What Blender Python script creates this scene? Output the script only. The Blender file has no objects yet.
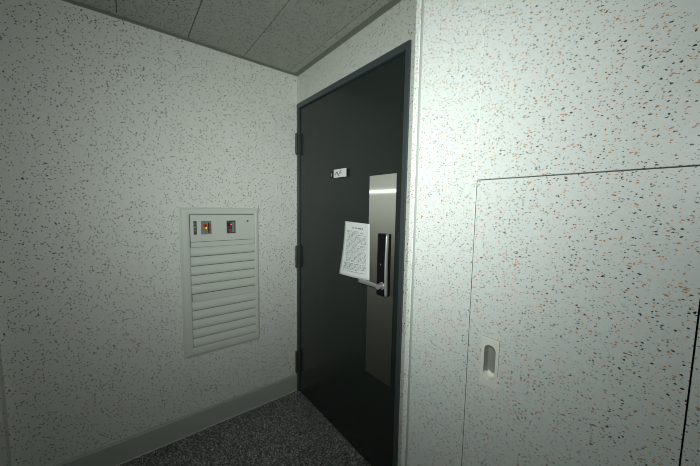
import bpy, bmesh, math, random
from mathutils import Vector, Matrix
random.seed(7)
S = bpy.context.scene
COL = S.collection

# ---------------------------------------------------------------- helpers
def lin(r, g, b):
    f = lambda c: (c/255/12.92) if c/255 <= .04045 else ((c/255+.055)/1.055)**2.4
    return (f(r), f(g), f(b), 1)

def new_mat(name):
    m = bpy.data.materials.new(name); m.use_nodes = True
    nt = m.node_tree; b = nt.nodes['Principled BSDF']
    return m, nt, b

def plain(name, col, rough=.5, metal=0, coat=0, bump=0, bscale=300, spec=.5, emit=None, estr=0):
    m, nt, b = new_mat(name)
    b.inputs['Base Color'].default_value = col
    b.inputs['Roughness'].default_value = rough
    b.inputs['Metallic'].default_value = metal
    b.inputs['Specular IOR Level'].default_value = spec
    b.inputs['Coat Weight'].default_value = coat
    b.inputs['Coat Roughness'].default_value = .1
    tc = nt.nodes.new('ShaderNodeTexCoord')
    n = nt.nodes.new('ShaderNodeTexNoise'); n.inputs['Scale'].default_value = bscale; n.inputs['Detail'].default_value = 4
    nt.links.new(tc.outputs['Object'], n.inputs['Vector'])
    mx = nt.nodes.new('ShaderNodeMix'); mx.data_type = 'RGBA'
    mx.inputs[6].default_value = tuple(c*.93 for c in col[:3])+(1,)
    mx.inputs[7].default_value = tuple(min(1, c*1.07) for c in col[:3])+(1,)
    nt.links.new(n.outputs['Fac'], mx.inputs[0]); nt.links.new(mx.outputs[2], b.inputs['Base Color'])
    if bump:
        bp = nt.nodes.new('ShaderNodeBump'); bp.inputs['Strength'].default_value = bump; bp.inputs['Distance'].default_value = .001
        nt.links.new(n.outputs['Fac'], bp.inputs['Height']); nt.links.new(bp.outputs['Normal'], b.inputs['Normal'])
    if emit:
        b.inputs['Emission Color'].default_value = emit; b.inputs['Emission Strength'].default_value = estr
    return m

def speckled(name, base, layers, rough=.55, bump=.15, stretch=(1, 1, 1), coat=0, warp=.008):
    """flecked sheet: each layer = (cells per metre, smallest radius, radius spread, share of cells, colour a, colour b, b share)"""
    m, nt, b = new_mat(name)
    L = nt.links.new; N = nt.nodes.new
    b.inputs['Roughness'].default_value = rough
    b.inputs['Coat Weight'].default_value = coat
    tc = N('ShaderNodeTexCoord')
    mp = N('ShaderNodeMapping'); mp.inputs['Scale'].default_value = stretch
    L(tc.outputs['Object'], mp.inputs['Vector'])
    nz = N('ShaderNodeTexNoise'); nz.inputs['Scale'].default_value = 170; nz.inputs['Detail'].default_value = 2
    L(mp.outputs['Vector'], nz.inputs['Vector'])
    sub = N('ShaderNodeVectorMath'); sub.operation = 'SUBTRACT'; sub.inputs[1].default_value = (.5, .5, .5)
    L(nz.outputs['Color'], sub.inputs[0])
    sc = N('ShaderNodeVectorMath'); sc.operation = 'SCALE'; sc.inputs['Scale'].default_value = warp
    L(sub.outputs[0], sc.inputs[0])
    ad = N('ShaderNodeVectorMath'); ad.operation = 'ADD'
    L(mp.outputs['Vector'], ad.inputs[0]); L(sc.outputs[0], ad.inputs[1])
    # clusters: share of the cells varies slowly over the sheet
    cl = N('ShaderNodeTexNoise'); cl.inputs['Scale'].default_value = 14; cl.inputs['Detail'].default_value = 2
    L(mp.outputs['Vector'], cl.inputs['Vector'])
    # very slight tone change in the base sheet
    tn = N('ShaderNodeTexNoise'); tn.inputs['Scale'].default_value = 120; tn.inputs['Detail'].default_value = 3
    L(mp.outputs['Vector'], tn.inputs['Vector'])
    bm_ = N('ShaderNodeMix'); bm_.data_type = 'RGBA'
    bm_.inputs[6].default_value = tuple(c*.92 for c in base[:3])+(1,); bm_.inputs[7].default_value = tuple(min(1, c*1.06) for c in base[:3])+(1,)
    L(tn.outputs['Fac'], bm_.inputs[0])
    cur = bm_.outputs[2]
    for (cells, r0, rs, share, ca, cb, bshare) in layers:
        v = N('ShaderNodeTexVoronoi'); v.inputs['Scale'].default_value = cells
        L(ad.outputs[0], v.inputs['Vector'])
        sp = N('ShaderNodeSeparateColor'); L(v.outputs['Color'], sp.inputs[0])
        # radius
        rad = N('ShaderNodeMath'); rad.operation = 'MULTIPLY_ADD'
        L(sp.outputs[0], rad.inputs[0]); rad.inputs[1].default_value = rs*cells; rad.inputs[2].default_value = r0*cells
        d = N('ShaderNodeMath'); d.operation = 'SUBTRACT'; L(rad.outputs[0], d.inputs[0]); L(v.outputs['Distance'], d.inputs[1])
        mr = N('ShaderNodeMapRange'); mr.inputs['From Min'].default_value = 0; mr.inputs['From Max'].default_value = .06
        L(d.outputs[0], mr.inputs['Value'])
        # presence
        clm = N('ShaderNodeMath'); clm.operation = 'MULTIPLY_ADD'; L(cl.outputs['Fac'], clm.inputs[0])
        clm.inputs[1].default_value = share*1.6; clm.inputs[2].default_value = share*.2
        pr = N('ShaderNodeMath'); pr.operation = 'LESS_THAN'; L(sp.outputs[1], pr.inputs[0]); L(clm.outputs[0], pr.inputs[1])
        fm = N('ShaderNodeMath'); fm.operation = 'MULTIPLY'; L(mr.outputs[0], fm.inputs[0]); L(pr.outputs[0], fm.inputs[1])
        cs = N('ShaderNodeMath'); cs.operation = 'LESS_THAN'; L(sp.outputs[2], cs.inputs[0]); cs.inputs[1].default_value = bshare
        cm = N('ShaderNodeMix'); cm.data_type = 'RGBA'; L(cs.outputs[0], cm.inputs[0])
        cm.inputs[6].default_value = ca; cm.inputs[7].default_value = cb
        mx = N('ShaderNodeMix'); mx.data_type = 'RGBA'; L(fm.outputs[0], mx.inputs[0])
        L(cur, mx.inputs[6]); L(cm.outputs[2], mx.inputs[7]); cur = mx.outputs[2]
    L(cur, b.inputs['Base Color'])
    if bump:
        bp = N('ShaderNodeBump'); bp.inputs['Strength'].default_value = bump; bp.inputs['Distance'].default_value = .001
        L(tn.outputs['Fac'], bp.inputs['Height']); L(bp.outputs['Normal'], b.inputs['Normal'])
    return m

def box(bm, x0, y0, z0, x1, y1, z1):
    vs = [bm.verts.new(c) for c in ((x0,y0,z0),(x1,y0,z0),(x1,y1,z0),(x0,y1,z0),(x0,y0,z1),(x1,y0,z1),(x1,y1,z1),(x0,y1,z1))]
    for f in ((0,3,2,1),(4,5,6,7),(0,1,5,4),(1,2,6,5),(2,3,7,6),(3,0,4,7)):
        bm.faces.new([vs[i] for i in f])

def cyl(bm, c, axis, r, length, seg=24, r2=None):
    """closed cylinder, base centre c, running along axis ('x','y','z')"""
    r2 = r if r2 is None else r2
    rot = {'z': Matrix(), 'x': Matrix.Rotation(math.pi/2, 4, 'Y'), 'y': Matrix.Rotation(-math.pi/2, 4, 'X')}[axis]
    M = Matrix.Translation(c) @ rot @ Matrix.Translation((0, 0, length/2))
    bmesh.ops.create_cone(bm, cap_ends=True, segments=seg, radius1=r, radius2=r2, depth=length, matrix=M)

def loops(bm, rows, closed=True, cap=False):
    """skin between successive rows of points"""
    vr = [[bm.verts.new(c) for c in r] for r in rows]
    n = len(rows[0])
    for a, b in zip(vr, vr[1:]):
        for i in range(n if closed else n-1):
            j = (i+1) % n
            bm.faces.new((a[i], a[j], b[j], b[i]))
    if cap:
        bm.faces.new(vr[0]); bm.faces.new(vr[-1])
    return vr

def obj(name, bm, mat, parent=None, bevel=0, seg=2, smooth=False, loc=None):
    bmesh.ops.recalc_face_normals(bm, faces=bm.faces)
    me = bpy.data.meshes.new(name); bm.to_mesh(me); bm.free()
    if mat: me.materials.append(mat)
    o = bpy.data.objects.new(name, me); COL.objects.link(o)
    if parent: o.parent = parent
    if loc: o.location = loc
    if bevel:
        md = o.modifiers.new('Bevel', 'BEVEL'); md.width = bevel; md.segments = seg; md.limit_method = 'ANGLE'
    if smooth:
        for p in me.polygons: p.use_smooth = True
    return o

def thing(name, label, cat, loc=(0, 0, 0), group=None, kind=None):
    o = bpy.data.objects.new(name, None); o.empty_display_size = .05; COL.objects.link(o); o.location = loc
    if label: o['label'] = label
    if cat: o['category'] = cat
    if group: o['group'] = group
    o['kind'] = kind or 'thing'
    return o

def struct(name, bm, mat, **k):
    o = obj(name, bm, mat, **k); o['kind'] = 'structure'; return o

B = bmesh.new

# ---------------------------------------------------------------- materials
hole = lin(12, 12, 11); dark = lin(58, 55, 50); darker = lin(28, 27, 25); brown = lin(126, 92, 62); orange = lin(204, 148, 98); grey = lin(132, 134, 126)
M_wall = speckled('flecked wall sheet', lin(222, 226, 218), [
    (122, .0013, .0017, .72, darker, brown, .28),
    (66, .0019, .0019, .40, darker, brown, .22)], rough=.6, bump=.2, warp=.0022)
M_panel = speckled('flecked cabinet sheet', lin(229, 236, 231), [
    (205, .0005, .0012, 1.1, dark, orange, .60),
    (150, .0006, .0012, .95, dark, orange, .60),
    (92, .0008, .0013, .50, darker, orange, .62),
    (210, .0005, .0007, .50, grey, grey, .5)], rough=.38, bump=.08, stretch=(.72, 1, 1.12), warp=.006)
M_ceil = speckled('pinholed ceiling tile', lin(174, 178, 168), [
    (118, .0016, .0017, .72, hole, darker, .3),
    (66, .0022, .0020, .36, hole, darker, .3)], rough=.8, bump=.2, warp=.0015)
M_trimgrey = plain('grey ceiling moulding', lin(118, 123, 114), .6)
M_base = plain('slate grey baseboard', lin(172, 179, 171), .45, bump=.1)
M_frame = plain('blue grey painted steel', lin(70, 80, 81), .4)
M_edge = plain('white edge strip', lin(224, 229, 220), .45)
M_louv = plain('off white plastic', lin(206, 212, 202), .42, spec=.45)
M_void = plain('dark recess', lin(34, 34, 32), .8)
M_shade = plain('grey louvre backing', lin(84, 86, 80), .8)
M_backing = plain('dark joint', lin(40, 40, 38), .9)
M_black = plain('black glossy plastic', lin(10, 11, 15), .15, spec=.3)
M_blackm = plain('black matte plastic', lin(16, 17, 18), .45, spec=.3)
M_chrome = plain('satin chrome', lin(190, 192, 190), .36, metal=.6)
M_hinge = plain('dark hinge steel', lin(66, 72, 69), .45, metal=.2)
M_pull = plain('cream plastic pull', lin(240, 242, 230), .4)
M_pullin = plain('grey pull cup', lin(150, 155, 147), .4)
M_gasket = plain('grey groove gasket', lin(176, 182, 176), .7)
M_paper = plain('white paper', lin(232, 238, 234), .75)
M_ink = plain('black ink', lin(124, 130, 128), .8)
M_inkbold = plain('bold black ink', lin(22, 22, 22), .8)
M_sign = plain('white sign plastic', lin(226, 230, 226), .5)
M_grey = plain('grey circuit box', lin(120, 126, 126), .5, bump=.5, bscale=200)
M_orange = plain('orange circuit block', lin(190, 92, 40), .5)
M_rust = plain('rust coloured terminal', lin(150, 70, 44), .55)
M_darkgrey = plain('dark grey module', lin(62, 64, 62), .5)
M_red = plain('lit red lamp', lin(240, 60, 90), .3, emit=(1, .08, .16, 1), estr=.9)
M_yellow = plain('lit yellow lamp', lin(250, 220, 40), .3, emit=(1, .72, .05, 1), estr=.9)

# door paint: near black green, satin gloss
M_door = plain('near black green door paint', lin(41, 48, 45), .22, spec=.35, bump=.03, bscale=900)

# stainless plate, brushed upright
M_plate, nt, b = new_mat('brushed stainless steel')
# upright brush lines: fine grooves whose flanks tip to either side, so each lamp draws a thin level streak
N = nt.nodes.new; L = nt.links.new
steel = lin(148, 149, 140)
b.inputs['Base Color'].default_value = steel; b.inputs['Metallic'].default_value = 1; b.inputs['Roughness'].default_value = .46
ge = N('ShaderNodeNewGeometry'); tgx = N('ShaderNodeCombineXYZ'); tgx.inputs[0].default_value = 1
tips = (-1.1, -.75, -.4, 0, .4, .75, 1.1)
def brushed(rough, aniso):
    cur = None
    for k, t in enumerate(tips):
        va = N('ShaderNodeVectorMath'); va.operation = 'ADD'; va.inputs[1].default_value = (t, 0, 0); L(ge.outputs['Normal'], va.inputs[0])
        vn = N('ShaderNodeVectorMath'); vn.operation = 'NORMALIZE'; L(va.outputs[0], vn.inputs[0])
        gl = N('ShaderNodeBsdfAnisotropic'); gl.distribution = 'GGX'; gl.inputs['Color'].default_value = steel
        gl.inputs['Roughness'].default_value = rough; gl.inputs['Anisotropy'].default_value = aniso
        L(vn.outputs[0], gl.inputs['Normal']); L(tgx.outputs[0], gl.inputs['Tangent'])
        if cur is None: cur = gl
        else:
            m_ = N('ShaderNodeMixShader'); m_.inputs[0].default_value = 1/(k+1); L(cur.outputs[0], m_.inputs[1]); L(gl.outputs[0], m_.inputs[2]); cur = m_
    return cur
m_ = N('ShaderNodeMixShader'); m_.inputs[0].default_value = .11
L(brushed(.47, -.12).outputs[0], m_.inputs[1]); L(brushed(.172, -.864).outputs[0], m_.inputs[2])
L(m_.outputs[0], nt.nodes['Material Output'].inputs['Surface'])

# dark granite floor
M_floor, nt, b = new_mat('dark speckled granite')
L = nt.links.new
tc = nt.nodes.new('ShaderNodeTexCoord')
v = nt.nodes.new('ShaderNodeTexVoronoi'); v.inputs['Scale'].default_value = 250
L(tc.outputs['Object'], v.inputs['Vector'])
sp = nt.nodes.new('ShaderNodeSeparateColor'); L(v.outputs['Color'], sp.inputs[0])
cr = nt.nodes.new('ShaderNodeValToRGB'); cr.color_ramp.interpolation = 'CONSTANT'
e = cr.color_ramp.elements
e[0].position = 0; e[0].color = lin(46, 47, 46)
e[1].position = .34; e[1].color = lin(86, 88, 84)
for p_, c_ in ((.62, lin(134, 136, 130)), (.80, lin(176, 178, 170)), (.92, lin(228, 230, 222))):
    x = e.new(p_); x.color = c_
L(sp.outputs[0], cr.inputs[0]); L(cr.outputs[0], b.inputs['Base Color'])
b.inputs['Roughness'].default_value = .5

# ---------------------------------------------------------------- room shell
H = 2.3
XR, YB = 3.4, -3.2            # far ends of the hallway
XE = 1.303                    # edge of the projecting wall
YP = -.30                     # face of the projecting wall
b_ = B(); box(b_, -.12, YB-.1, -.08, XR+.1, .12, 0); struct('floor', b_, M_floor)

b_ = B()                       # ceiling: tiles with open joints under a backing
ys = [-.065-.3035*k for k in range(12)]
g = .0022
row_edges = [(0, -.065)] + list(zip(ys, ys[1:]))
for r, (ya, yb) in enumerate(row_edges):
    yb = max(yb, YB)
    off = (.275 if r % 2 == 1 else .587) if r else 9
    xs = [0] + [q for q in (off + .606*k for k in range(-1, 7)) if .02 < q < XR-.02] + [XR]
    for xa, xb in zip(xs, xs[1:]):
        box(b_, xa+g, yb+g, 2.306, xb-g, ya-g, 2.32)
box(b_, -.1, YB-.1, 2.32, XR+.1, .1, 2.38)
struct('ceiling', b_, M_ceil)

b_ = B(); box(b_, -.12, YB, 0, 0, .12, 2.32)
# louvre panel stands proud of this wall; small pilaster where the wall steps out
struct('wall_left', b_, M_wall)
b_ = B(); box(b_, 0, -1.86, 0, .05, -1.436, 2.304); struct('trim_4', b_, M_wall)

b_ = B()                       # wall round the entrance door
box(b_, 0, 0, 2.098, 1.40, .12, 2.32); box(b_, 0, 0, 0, .016, .12, 2.098); box(b_, 1.024, 0, 0, 1.40, .12, 2.098)
struct('wall_front', b_, M_wall)

b_ = B()                       # projecting wall: body, fixed boards either side of the cabinet
box(b_, XE+.002, YP+.03, 0, XR, .0, 2.32)                       # body behind
box(b_, 1.3312, YP, 0, 1.5115, YP+.03, 2.304)                    # narrow board between corner strip and cabinet
box(b_, 1.8814, YP-.004, 0, XR, YP+.03, 2.304)                   # board beyond the cabinet
struct('wall_right', b_, M_panel, bevel=.002)
b_ = B()                       # corner strip with a groove
prof = [(XE, .0-.27), (XE, YP+.001), (XE+.002, YP-.003), (XE+.016, YP-.003), (XE+.018, YP-.001), (XE+.019, YP+.006), (XE+.0262, YP+.006), (XE+.0268, YP-.0005), (XE+.0282, YP-.001), (XE+.0282, YP+.03)]
loops(b_, [[(x, y, z) for x, y in prof] for z in (0, 2.304)], cap=True)
o_ = struct('trim_3', b_, M_panel); o_.data.materials.append(M_gasket)
for f in o_.data.polygons:
    if abs(f.center.x-(XE+.0226)) < .005 and YP+.001 < f.center.y < YP+.01: f.material_index = 1

b_ = B(); box(b_, -.12, YB-.1, 0, XR+.1, YB, 2.32); struct('wall_back', b_, M_wall)
b_ = B(); box(b_, XR, YB, 0, XR+.1, 0, 2.32); struct('wall_end', b_, M_wall)

# ceiling mouldings
def mould(name, pts0, pts1):
    b_ = B(); loops(b_, [pts0, pts1], cap=True); return struct(name, b_, M_trimgrey)
pr = [(0, 2.306), (.009, 2.306), (.009, 2.301), (.003, 2.299), (.0, 2.294)]
mould('trim_1', [(a, YB, z) for a, z in pr], [(a, 0, z) for a, z in pr])
pr = [(0, 2.306), (.019, 2.306), (.019, 2.301), (.005, 2.298), (.0, 2.291)]
mould('trim_2', [(.009, -a, z) for a, z in pr], [(XE, -a, z) for a, z in pr])

b_ = B()
prof = [(0, 0), (.011, 0), (.011, .120), (.007, .128), (0, .129)]
loops(b_, [[(x, y, z) for x, z in prof] for y in (-1.436, -.0)], cap=True)
struct('baseboard_left', b_, M_base)
b_ = B(); loops(b_, [[(x, y, z) for x, z in ((.011, 0), (.0132, 0), (.0125, .002), (.011, .0028))] for y in (-1.436, 0)], cap=True); struct('trim_5', b_, M_edge)

# ---------------------------------------------------------------- entrance door
door = thing('door_1', 'near black entrance door in blue grey steel frame', 'door', (.52, 0, 0), kind='structure')
def P(name, bm, mat, parent, **k):
    """mesh written in world coordinates, parented to a thing at parent's location"""
    w = Vector((0, 0, 0)); q = parent
    while q: w += q.location; q = q.parent
    bmesh.ops.translate(bm, verts=bm.verts, vec=-w)
    return obj(name, bm, mat, parent, **k)
b_ = B()
FL, FR, FT = .016, 1.0275, 2.102
for (x0, x1, z0, z1) in ((FL, .032, 0, FT), (1.0035, FR, 0, FT), (.032, 1.0035, 2.070, FT)):
    box(b_, x0, -.010, z0, x1, .10, z1)
P('door_frame', b_, M_frame, door, bevel=.0015)
b_ = B(); box(b_, .032, .062, 0, 1.0035, .10, 2.070); P('door_stop', b_, M_blackm, door)
b_ = B(); box(b_, .0355, .004, .008, .9995, .050, 2.0655); P('door_leaf', b_, M_door, door, bevel=.002)
for i, (z0, z1) in enumerate(((1.762, 1.899), (.956, 1.108), (.156, .318))):
    b_ = B()
    n = 3
    for k in range(n):
        a = z0+(z1-z0)*k/n; cyl(b_, (.027, -.018, a+.0006), 'z', .0085, (z1-z0)/n-.0012, 20)
    cyl(b_, (.027, -.018, z1), 'z', .0085, .006, 20, .004); cyl(b_, (.027, -.018, z0-.006), 'z', .004, .006, 20, .0085)
    hp = P('hinge', b_, M_hinge, door, smooth=False)
    b_ = B(); box(b_, .029, -.0135, z0, .046, .0045, z1); P('hinge_leaf', b_, M_hinge, hp, bevel=.001)
b_ = B(); box(b_, .779, .0015, .52, .9635, .0045, 1.554); P('lock_plate', b_, M_plate, door, bevel=.0008)

# ---------------------------------------------------------------- digital lock (mounted on the steel plate)
LK = thing('digital_door_lock', 'black upright digital lock with chrome lever on the steel plate', 'door lock', (.912, .0015, .97))
b_ = B(); box(b_, .883, -.032, .972, .944, .0015, 1.272); P('lock_body', b_, M_blackm, LK, bevel=.004, seg=3)
b_ = B(); box(b_, .886, -.0345, .976, .937, -.031, 1.268); P('touch_panel', b_, M_black, LK, bevel=.0012)
b_ = B()                       # bowed chrome bar down the side
rows = []
for k in range(25):
    t = k/24; z = .974+.298*t
    bow = .0035*math.sin(math.pi*t)
    cx_, cy_ = .944, -.0270-bow
    rr = .0070 if 0 < k < 24 else .0055
    rows.append([(cx_+rr*math.cos(a)*.85, cy_+rr*1.35*math.sin(a), z) for a in [2*math.pi*i/16 for i in range(16)]])
loops(b_, rows, cap=True); P('grip_bar', b_, M_chrome, LK, smooth=True)
b_ = B(); cyl(b_, (.923, -.0345, 1.024), 'y', .0185, .002, 32)
bmesh.ops.translate(b_, verts=b_.verts, vec=(0, -.002, 0))
cyl(b_, (.923, -.064, 1.024), 'y', .0135, .030, 32)
lv = P('lever_handle', b_, M_chrome, LK, bevel=.0015)
b_ = B()
rows = []
for k in range(13):
    t = k/12; x = .927-.146*t
    hh = .0088+.0022*t; dd = .0055
    y = -.0575+.002*math.sin(math.pi*t); z = 1.024
    if k == 12: hh *= .9
    rows.append([(x, y+dd*math.cos(a), z+hh*max(-1, min(1, 1.25*math.sin(a)))) for a in [2*math.pi*i/16 for i in range(16)]])
loops(b_, rows, cap=True); P('lever_arm', b_, M_chrome, lv, smooth=True)
b_ = B(); cyl(b_, (.911, -.0352, 1.125), 'y', .004, .0012, 16); P('sensor_dot', b_, M_grey, LK)

# ---------------------------------------------------------------- notice on the door
NT = thing('paper_notice', 'curled white printed sheet hanging on the dark door above the lever', 'notice', (.685, .004, 1.01))
TL, TR, BR, BL = Vector((.5835, -.004, 1.316)), Vector((.793, -.004, 1.3105)), Vector((.810, -.013, 1.022)), Vector((.578, -.038, 1.0175))
def paper(u, v):
    """u across 0..1, v down 0..1"""
    a = TL.lerp(TR, u); c = BL.lerp(BR, u)
    q = a.lerp(c, v)
    y_ = q.y
    q.y += .010*math.sin(math.pi*v)*(.35+.65*u) - .007*(1-u)*u*4*v
    q.y = min(q.y, -.0012)
    q.x += -1.08*(q.y-y_) + .009*math.sin(math.pi*v)*(1-u)
    return q
b_ = B(); NU, NV = 14, 20
vv = [[b_.verts.new(paper(i/NU, j/NV)) for i in range(NU+1)] for j in range(NV+1)]
for j in range(NV):
    for i in range(NU): b_.faces.new((vv[j][i], vv[j][i+1], vv[j+1][i+1], vv[j+1][i]))
sheet = P('sheet', b_, M_paper, NT, smooth=True)
md = sheet.modifiers.new('Solidify', 'SOLIDIFY'); md.thickness = .0004
def stroke(bm, u0, v0, u1, v1):
    q = []
    for (u, v) in ((u0, v0), (u1, v0), (u1, v1), (u0, v1)):
        a = paper(u, v); n = (paper(u+.01, v)-paper(u-.01, v)).cross(paper(u, v+.01)-paper(u, v-.01))
        n.normalize(); n = n if n.y < 0 else -n
        q.append(bm.verts.new(a+n*.0008))
    bm.faces.new(q)
b_ = B()
u = .34
for wd in (.10, .07, .13, .06, .05):
    if u+wd > .78: break
    for k in range(int(wd/.026)):
        ua = u+.026*k
        stroke(b_, ua, .093, ua+.017, .117) if random.random() < .65 else stroke(b_, ua, .100, ua+.021, .112)
    u += wd+.022
P('heading', b_, M_inkbold, NT)
b_ = B()
v = .16
while v < .915:
    u = .13 + (.05 if random.random() < .25 else 0)
    end = .88 if random.random() < .7 else random.uniform(.5, .85)
    while u < end:
        wl = random.uniform(.015, .045)
        hgt = random.choice((.006, .009, .012))
        stroke(b_, u, v, min(u+wl, .89), v+hgt)
        u += wl+random.uniform(.008, .028)
    v += .0215 if random.random() < .93 else .036
P('printed_text', b_, M_ink, NT)

# ---------------------------------------------------------------- small room sign
SG = thing('door_sign', 'small white handwritten name sign with black end, high on dark door', 'sign', (.512, .004, 1.565))
b_ = B(); box(b_, .438, -.010, 1.567, .600, .004, 1.604); P('holder', b_, M_blackm, SG, bevel=.002)
b_ = B(); box(b_, .480, -.0135, 1.5635, .598, -.0095, 1.6105); P('card', b_, M_sign, SG, bevel=.001)
b_ = B(); box(b_, .449, -.0112, 1.574, .456, -.0095, 1.592); P('clip', b_, M_chrome, SG)
b_ = B()
def pen(bm, pts, w):
    for (xa, za), (xb, zb) in zip(pts, pts[1:]):
        d = Vector((xb-xa, zb-za)); n = Vector((-d.y, d.x)).normalized()*w/2; e_ = d.normalized()*w*.25
        bm.faces.new([bm.verts.new((x, -.0139, z)) for x, z in ((xa-e_.x+n.x, za-e_.y+n.y), (xb+e_.x+n.x, zb+e_.y+n.y), (xb+e_.x-n.x, zb+e_.y-n.y), (xa-e_.x-n.x, za-e_.y-n.y))])
pen(b_, [(.502, 1.578), (.502, 1.586), (.506, 1.591), (.513, 1.592), (.519, 1.588), (.523, 1.581), (.529, 1.576), (.535, 1.574)], .0056)
pen(b_, [(.541, 1.584), (.543, 1.594), (.549, 1.600)], .0062)
pen(b_, [(.543, 1.588), (.549, 1.589)], .002)
pen(b_, [(.510, 1.601), (.516, 1.600)], .002)
pen(b_, [(.556, 1.588), (.562, 1.585)], .0015)
P('handwriting', b_, M_inkbold, SG)

# ---------------------------------------------------------------- louvred meter panel on the left-hand wall
VP = thing('louvre_panel', 'off white louvred panel with two lit indicator windows, on flecked wall', 'wall panel', (0, -.51, .491))
y0, y1, z0, z1 = -.743, -.2865, .481, 1.381
b_ = B()
prof = [(0, 0), (0, .005), (.002, .0065), (.005, .007), (.0075, .0105), (.013, .0135), (.022, .0145), (.031, .0140), (.037, .0125), (.0400, .0095), (.041, .002)]
rows = []
for t, h in prof:
    a_, c_, d_, e_ = y0+t*1.24, y1-t*.75, z0+t*1.39, z1-t*1.08
    rows.append([(h, a_, d_), (h, c_, d_), (h, c_, e_), (h, a_, e_)])
loops(b_, rows); P('frame', b_, M_louv, VP)
b_ = B(); box(b_, .0003, y0+.012, z0+.012, .0016, y1-.012, z1-.012); P('back_board', b_, M_shade, VP)
iy0, iy1 = -.692, -.3165
b_ = B()                       # cover with three windows cut through
cz0, cz1, w0, w1 = 1.1785, 1.3345, 1.220, 1.300
ya, yb_ = iy0+.0018, iy1-.0018
wins = [(-.673, -.656), (-.633, -.577), (-.490, -.436)]
box(b_, .008, ya, cz0, .0125, yb_, w0); box(b_, .008, ya, w1, .0125, yb_, cz1)
cur = ya
for a, c in wins+[(yb_, None)]:
    box(b_, .008, cur, w0, .0125, a, w1); cur = c
cover = P('cover_plate', b_, M_louv, VP)
b_ = B(); cyl(b_, (.0118, -.360, 1.296), 'x', .0058, .001, 12); P('screw_hole', b_, M_void, cover)
b_ = B(); box(b_, .004, iy0+.002, 1.146, .0125, iy1-.002, 1.176); P('crossbar', b_, M_louv, VP, bevel=.0012)
b_ = B(); box(b_, .004, iy0+.002, .821, .0135, iy1-.002, .8645); P('crossbar', b_, M_louv, VP, bevel=.0012)
sl = [(.001, .0520), (.0025, .0520), (.0058, .0495), (.0098, .0435), (.0132, .0350), (.0156, .0250), (.0166, .0160), (.0160, .0085), (.0138, .0028), (.009, -.0005), (.001, -.0005)]
b_ = B()
loops(b_, [[(x, y, z) for x, z in sl] for y in (iy0-.0005+.51, iy1+.0005+.51)], cap=True)
tops = [1.143-.0562*k for k in range(5)] + [.8175-.0568*k for k in range(5)]
slat = obj('slat', b_, M_louv, VP, loc=(0, 0, tops[0]-.0505-.491), smooth=False)
for t in tops[1:]:
    c = slat.copy(); COL.objects.link(c); c.parent = VP; c.location = (0, 0, t-.0505-.491)
# indicator windows
b_ = B(); box(b_, .002, -.672, 1.221, .006, -.657, 1.299)
mod = P('terminal_strip', b_, M_darkgrey, VP)
for zz, hh in ((1.283, .007), (1.262, .016), (1.243, .006)):
    b_ = B(); box(b_, .006, -.669, zz-hh/2, .008, -.660, zz+hh/2); P('terminal', b_, M_grey, mod)
b_ = B(); box(b_, .002, -.6325, 1.2205, .0075, -.5775, 1.2995); mod = P('meter_box', b_, M_grey, VP)
b_ = B(); box(b_, .0075, -.624, 1.250, .0105, -.597, 1.284); P('orange_block', b_, M_orange, mod, bevel=.001)
b_ = B(); box(b_, .0105, -.615, 1.266, .0112, -.604, 1.279); P('chip', b_, M_void, mod)
b_ = B(); cyl(b_, (.0105, -.6055, 1.2575), 'x', .0042, .003, 16, .003); P('lit_lamp', b_, M_yellow, mod)['label'] = 'lit yellow lamp'
b_ = B(); box(b_, .0075, -.594, 1.228, .0095, -.588, 1.290); P('terminal', b_, M_void, mod)
b_ = B(); box(b_, .0075, -.5865, 1.236, .0100, -.5795, 1.256); box(b_, .0075, -.5865, 1.262, .0100, -.5795, 1.280); P('terminal', b_, M_rust, mod)
b_ = B(); box(b_, .002, -.4895, 1.2205, .0075, -.4365, 1.2995); mod = P('meter_box', b_, M_darkgrey, VP)
b_ = B(); box(b_, .0075, -.484, 1.266, .0095, -.466, 1.285); P('chip', b_, M_void, mod)
b_ = B(); cyl(b_, (.0075, -.4625, 1.2755), 'x', .0052, .004, 16, .004); P('lit_lamp', b_, M_red, mod)['label'] = 'lit red lamp'
b_ = B(); box(b_, .0075, -.477, 1.226, .0098, -.461, 1.247); P('terminal', b_, M_rust, mod)
b_ = B(); box(b_, .0075, -.4575, 1.226, .0092, -.442, 1.290); P('terminal', b_, M_grey, mod)

# ---------------------------------------------------------------- built-in cabinet in the projecting wall
CB = thing('built_in_cabinet', 'flush flecked white built-in cupboard with upper and lower door', 'cupboard', (1.697, YP, 0))
X0, X1, JZ = 1.5125, 1.8792, 1.4645
b_ = B(); box(b_, X0, YP, JZ+.0022, X1, YP+.022, 2.302); P('door', b_, M_panel, CB, bevel=.0012)
b_ = B()
X0b = X0+.0014
px0, px1, pz0, pz1 = 1.5535, 1.5875, .971, 1.074      # opening for the pull
for (xa, xb, za, zb) in ((X0b, px0, .02, JZ), (px1, X1, .02, JZ), (px0, px1, .02, pz0), (px0, px1, pz1, JZ)):
    vs = [b_.verts.new(c) for c in ((xa, YP, za), (xb, YP, za), (xb, YP, zb), (xa, YP, zb))]
    b_.faces.new(vs)
bmesh.ops.remove_doubles(b_, verts=b_.verts, dist=1e-5)
ext = bmesh.ops.extrude_face_region(b_, geom=b_.faces[:])
bmesh.ops.translate(b_, verts=[v_ for v_ in ext['geom'] if isinstance(v_, bmesh.types.BMVert)], vec=(0, .022, 0))
low = P('door', b_, M_panel, CB)
b_ = B()                       # flush pull: flange with a stadium shaped scoop
cx_, cz_ = 1.5705, 1.0225; hw, hh = .0146, .0440
def stad(hw_, hh_, y, dz=0, n=12):
    out = []
    for k in range(n+1):
        a = math.pi*k/n; out.append((cx_+hw_*math.cos(a), y, cz_+dz+(hh_-hw_)+hw_*math.sin(a)))
    for k in range(n+1):
        a = math.pi+math.pi*k/n; out.append((cx_+hw_*math.cos(a), y, cz_+dz-(hh_-hw_)+hw_*math.sin(a)))
    return out
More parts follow.
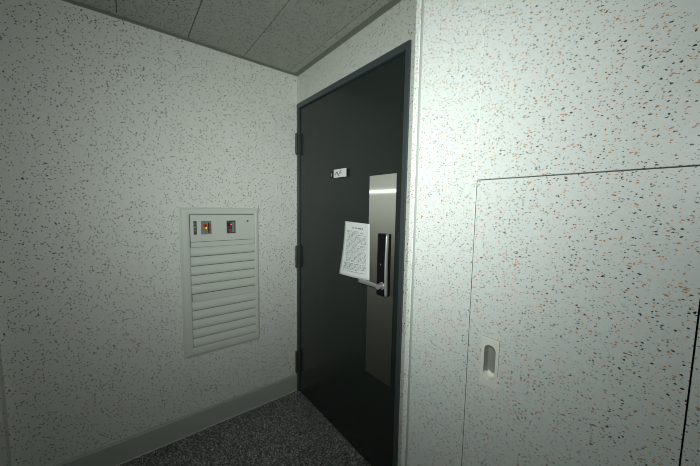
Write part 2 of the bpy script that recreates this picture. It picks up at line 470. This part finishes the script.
def rectring(hx, hz, y, n=12):
    out = []
    for (x, _, z) in stad(1, 2, 0, -0, n):
        dx, dz = x-cx_, z-cz_
        s = min(hx/abs(dx) if abs(dx) > 1e-9 else 9, hz/abs(dz) if abs(dz) > 1e-9 else 9)
        out.append((cx_+dx*s, y, cz_+dz*s))
    # snap the nearest points to the four corners
    for sx in (-1, 1):
        for sz in (-1, 1):
            c = (cx_+sx*hx, y, cz_+sz*hz)
            i = min(range(len(out)), key=lambda i_: (out[i_][0]-c[0])**2+(out[i_][2]-c[2])**2); out[i] = c
    return out
yf = YP-.004
rows = [rectring(.0212, .0615, YP), rectring(.0212, .0615, yf+.001), rectring(.0204, .0607, yf), stad(hw, hh, yf), stad(hw-.0010, hh-.0010, yf+.0015),
        stad(hw-.0014, hh-.0014, YP+.010), stad(hw-.0020, hh-.003, YP+.0165), stad(hw-.0034, hh-.008, YP+.0185, .002), stad(hw-.008, hh-.020, YP+.0190, .004)]
vr = loops(b_, rows); b_.faces.new(vr[-1])
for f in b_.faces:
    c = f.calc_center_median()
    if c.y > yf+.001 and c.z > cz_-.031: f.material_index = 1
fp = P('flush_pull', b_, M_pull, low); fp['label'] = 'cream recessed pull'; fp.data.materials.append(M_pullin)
b_ = B(); box(b_, 1.5117, YP+.0225, .01, 1.8838, YP+.029, 2.30); P('carcass', b_, M_backing, CB)
b_ = B(); box(b_, 1.5117, YP+.0015, 0, 1.5123, YP+.0225, JZ); P('gap_shade', b_, M_backing, CB)  # dark strip added to stand in for shade in the lower door gap
b_ = B(); box(b_, X0+.002, YP+.002, 0, X1, YP+.022, .017); P('plinth', b_, M_backing, CB)

# ---------------------------------------------------------------- camera (solved from the photograph's vanishing points)
cam = bpy.data.cameras.new('camera'); co = bpy.data.objects.new('camera', cam); COL.objects.link(co)
cam.sensor_fit = 'HORIZONTAL'; cam.sensor_width = 36; cam.lens = 288.806/700*36; cam.clip_start = .02
C = Vector((1.88821, -.98925, 1.39401))
R_ = Vector((.615863, .787687, .016207)); U_ = Vector((-.079657, .041789, .995946)); F_ = Vector((-.783816, .614657, -.088481))
co.matrix_world = Matrix(((R_.x, U_.x, -F_.x, C.x), (R_.y, U_.y, -F_.y, C.y), (R_.z, U_.z, -F_.z, C.z), (0, 0, 0, 1)))
S.camera = co

# ---------------------------------------------------------------- light: the photographer's flash on the camera, and a faint greenish world fill added as ambient
def aim(pu, pv): return (F_ + R_*((pu-350)/288.806) - U_*((pv-233)/288.806)).normalized()
fl = bpy.data.lights.new('camera_flash', 'POINT'); fo = bpy.data.objects.new('camera_flash', fl); COL.objects.link(fo)
fo.location = C + U_*.155 - F_*.18 - R_*.07
az, el = math.radians(-5), math.radians(2.5)
d = F_*math.cos(az)*math.cos(el) + R_*math.sin(az)*math.cos(el) + U_*math.sin(el)
fo.rotation_euler = d.to_track_quat('-Z', 'Y').to_euler()
fl.energy = 490; fl.shadow_soft_size = .010
fl.color = (.945, 1.0, .97)
# beam profile of the flash head (candela against the angle from its axis)
PROF = [(t, 2.60*math.exp(-.00120*t*t)+.47*math.exp(-.00043*t*t)) for t in range(0, 91, 5)]
tx = bpy.data.texts.new('flash_profile')
tx.write('IESNA:LM-63-1995\nTILT=NONE\n1 1000 1 %d 1 1 2 0 0 0\n1 1 1\n%s\n0\n%s\n' % (len(PROF), ' '.join(str(q[0]) for q in PROF), ' '.join('%.3f' % q[1] for q in PROF)))
fl.use_nodes = True
nt = fl.node_tree; em = nt.nodes['Emission']
ies = nt.nodes.new('ShaderNodeTexIES'); ies.mode = 'INTERNAL'; ies.ies = tx
ies.inputs['Strength'].default_value = 1
nt.links.new(ies.outputs['Fac'], em.inputs['Strength'])

w = bpy.data.worlds.new('world'); S.world = w; w.use_nodes = True
w.node_tree.nodes['Background'].inputs[0].default_value = (.8, 1, .85, 1); w.node_tree.nodes['Background'].inputs[1].default_value = .02
S.cycles.filter_width = 1.0
S.view_settings.view_transform = 'Standard'; S.view_settings.look = 'None'; S.view_settings.gamma = 1; S.view_settings.exposure = 0
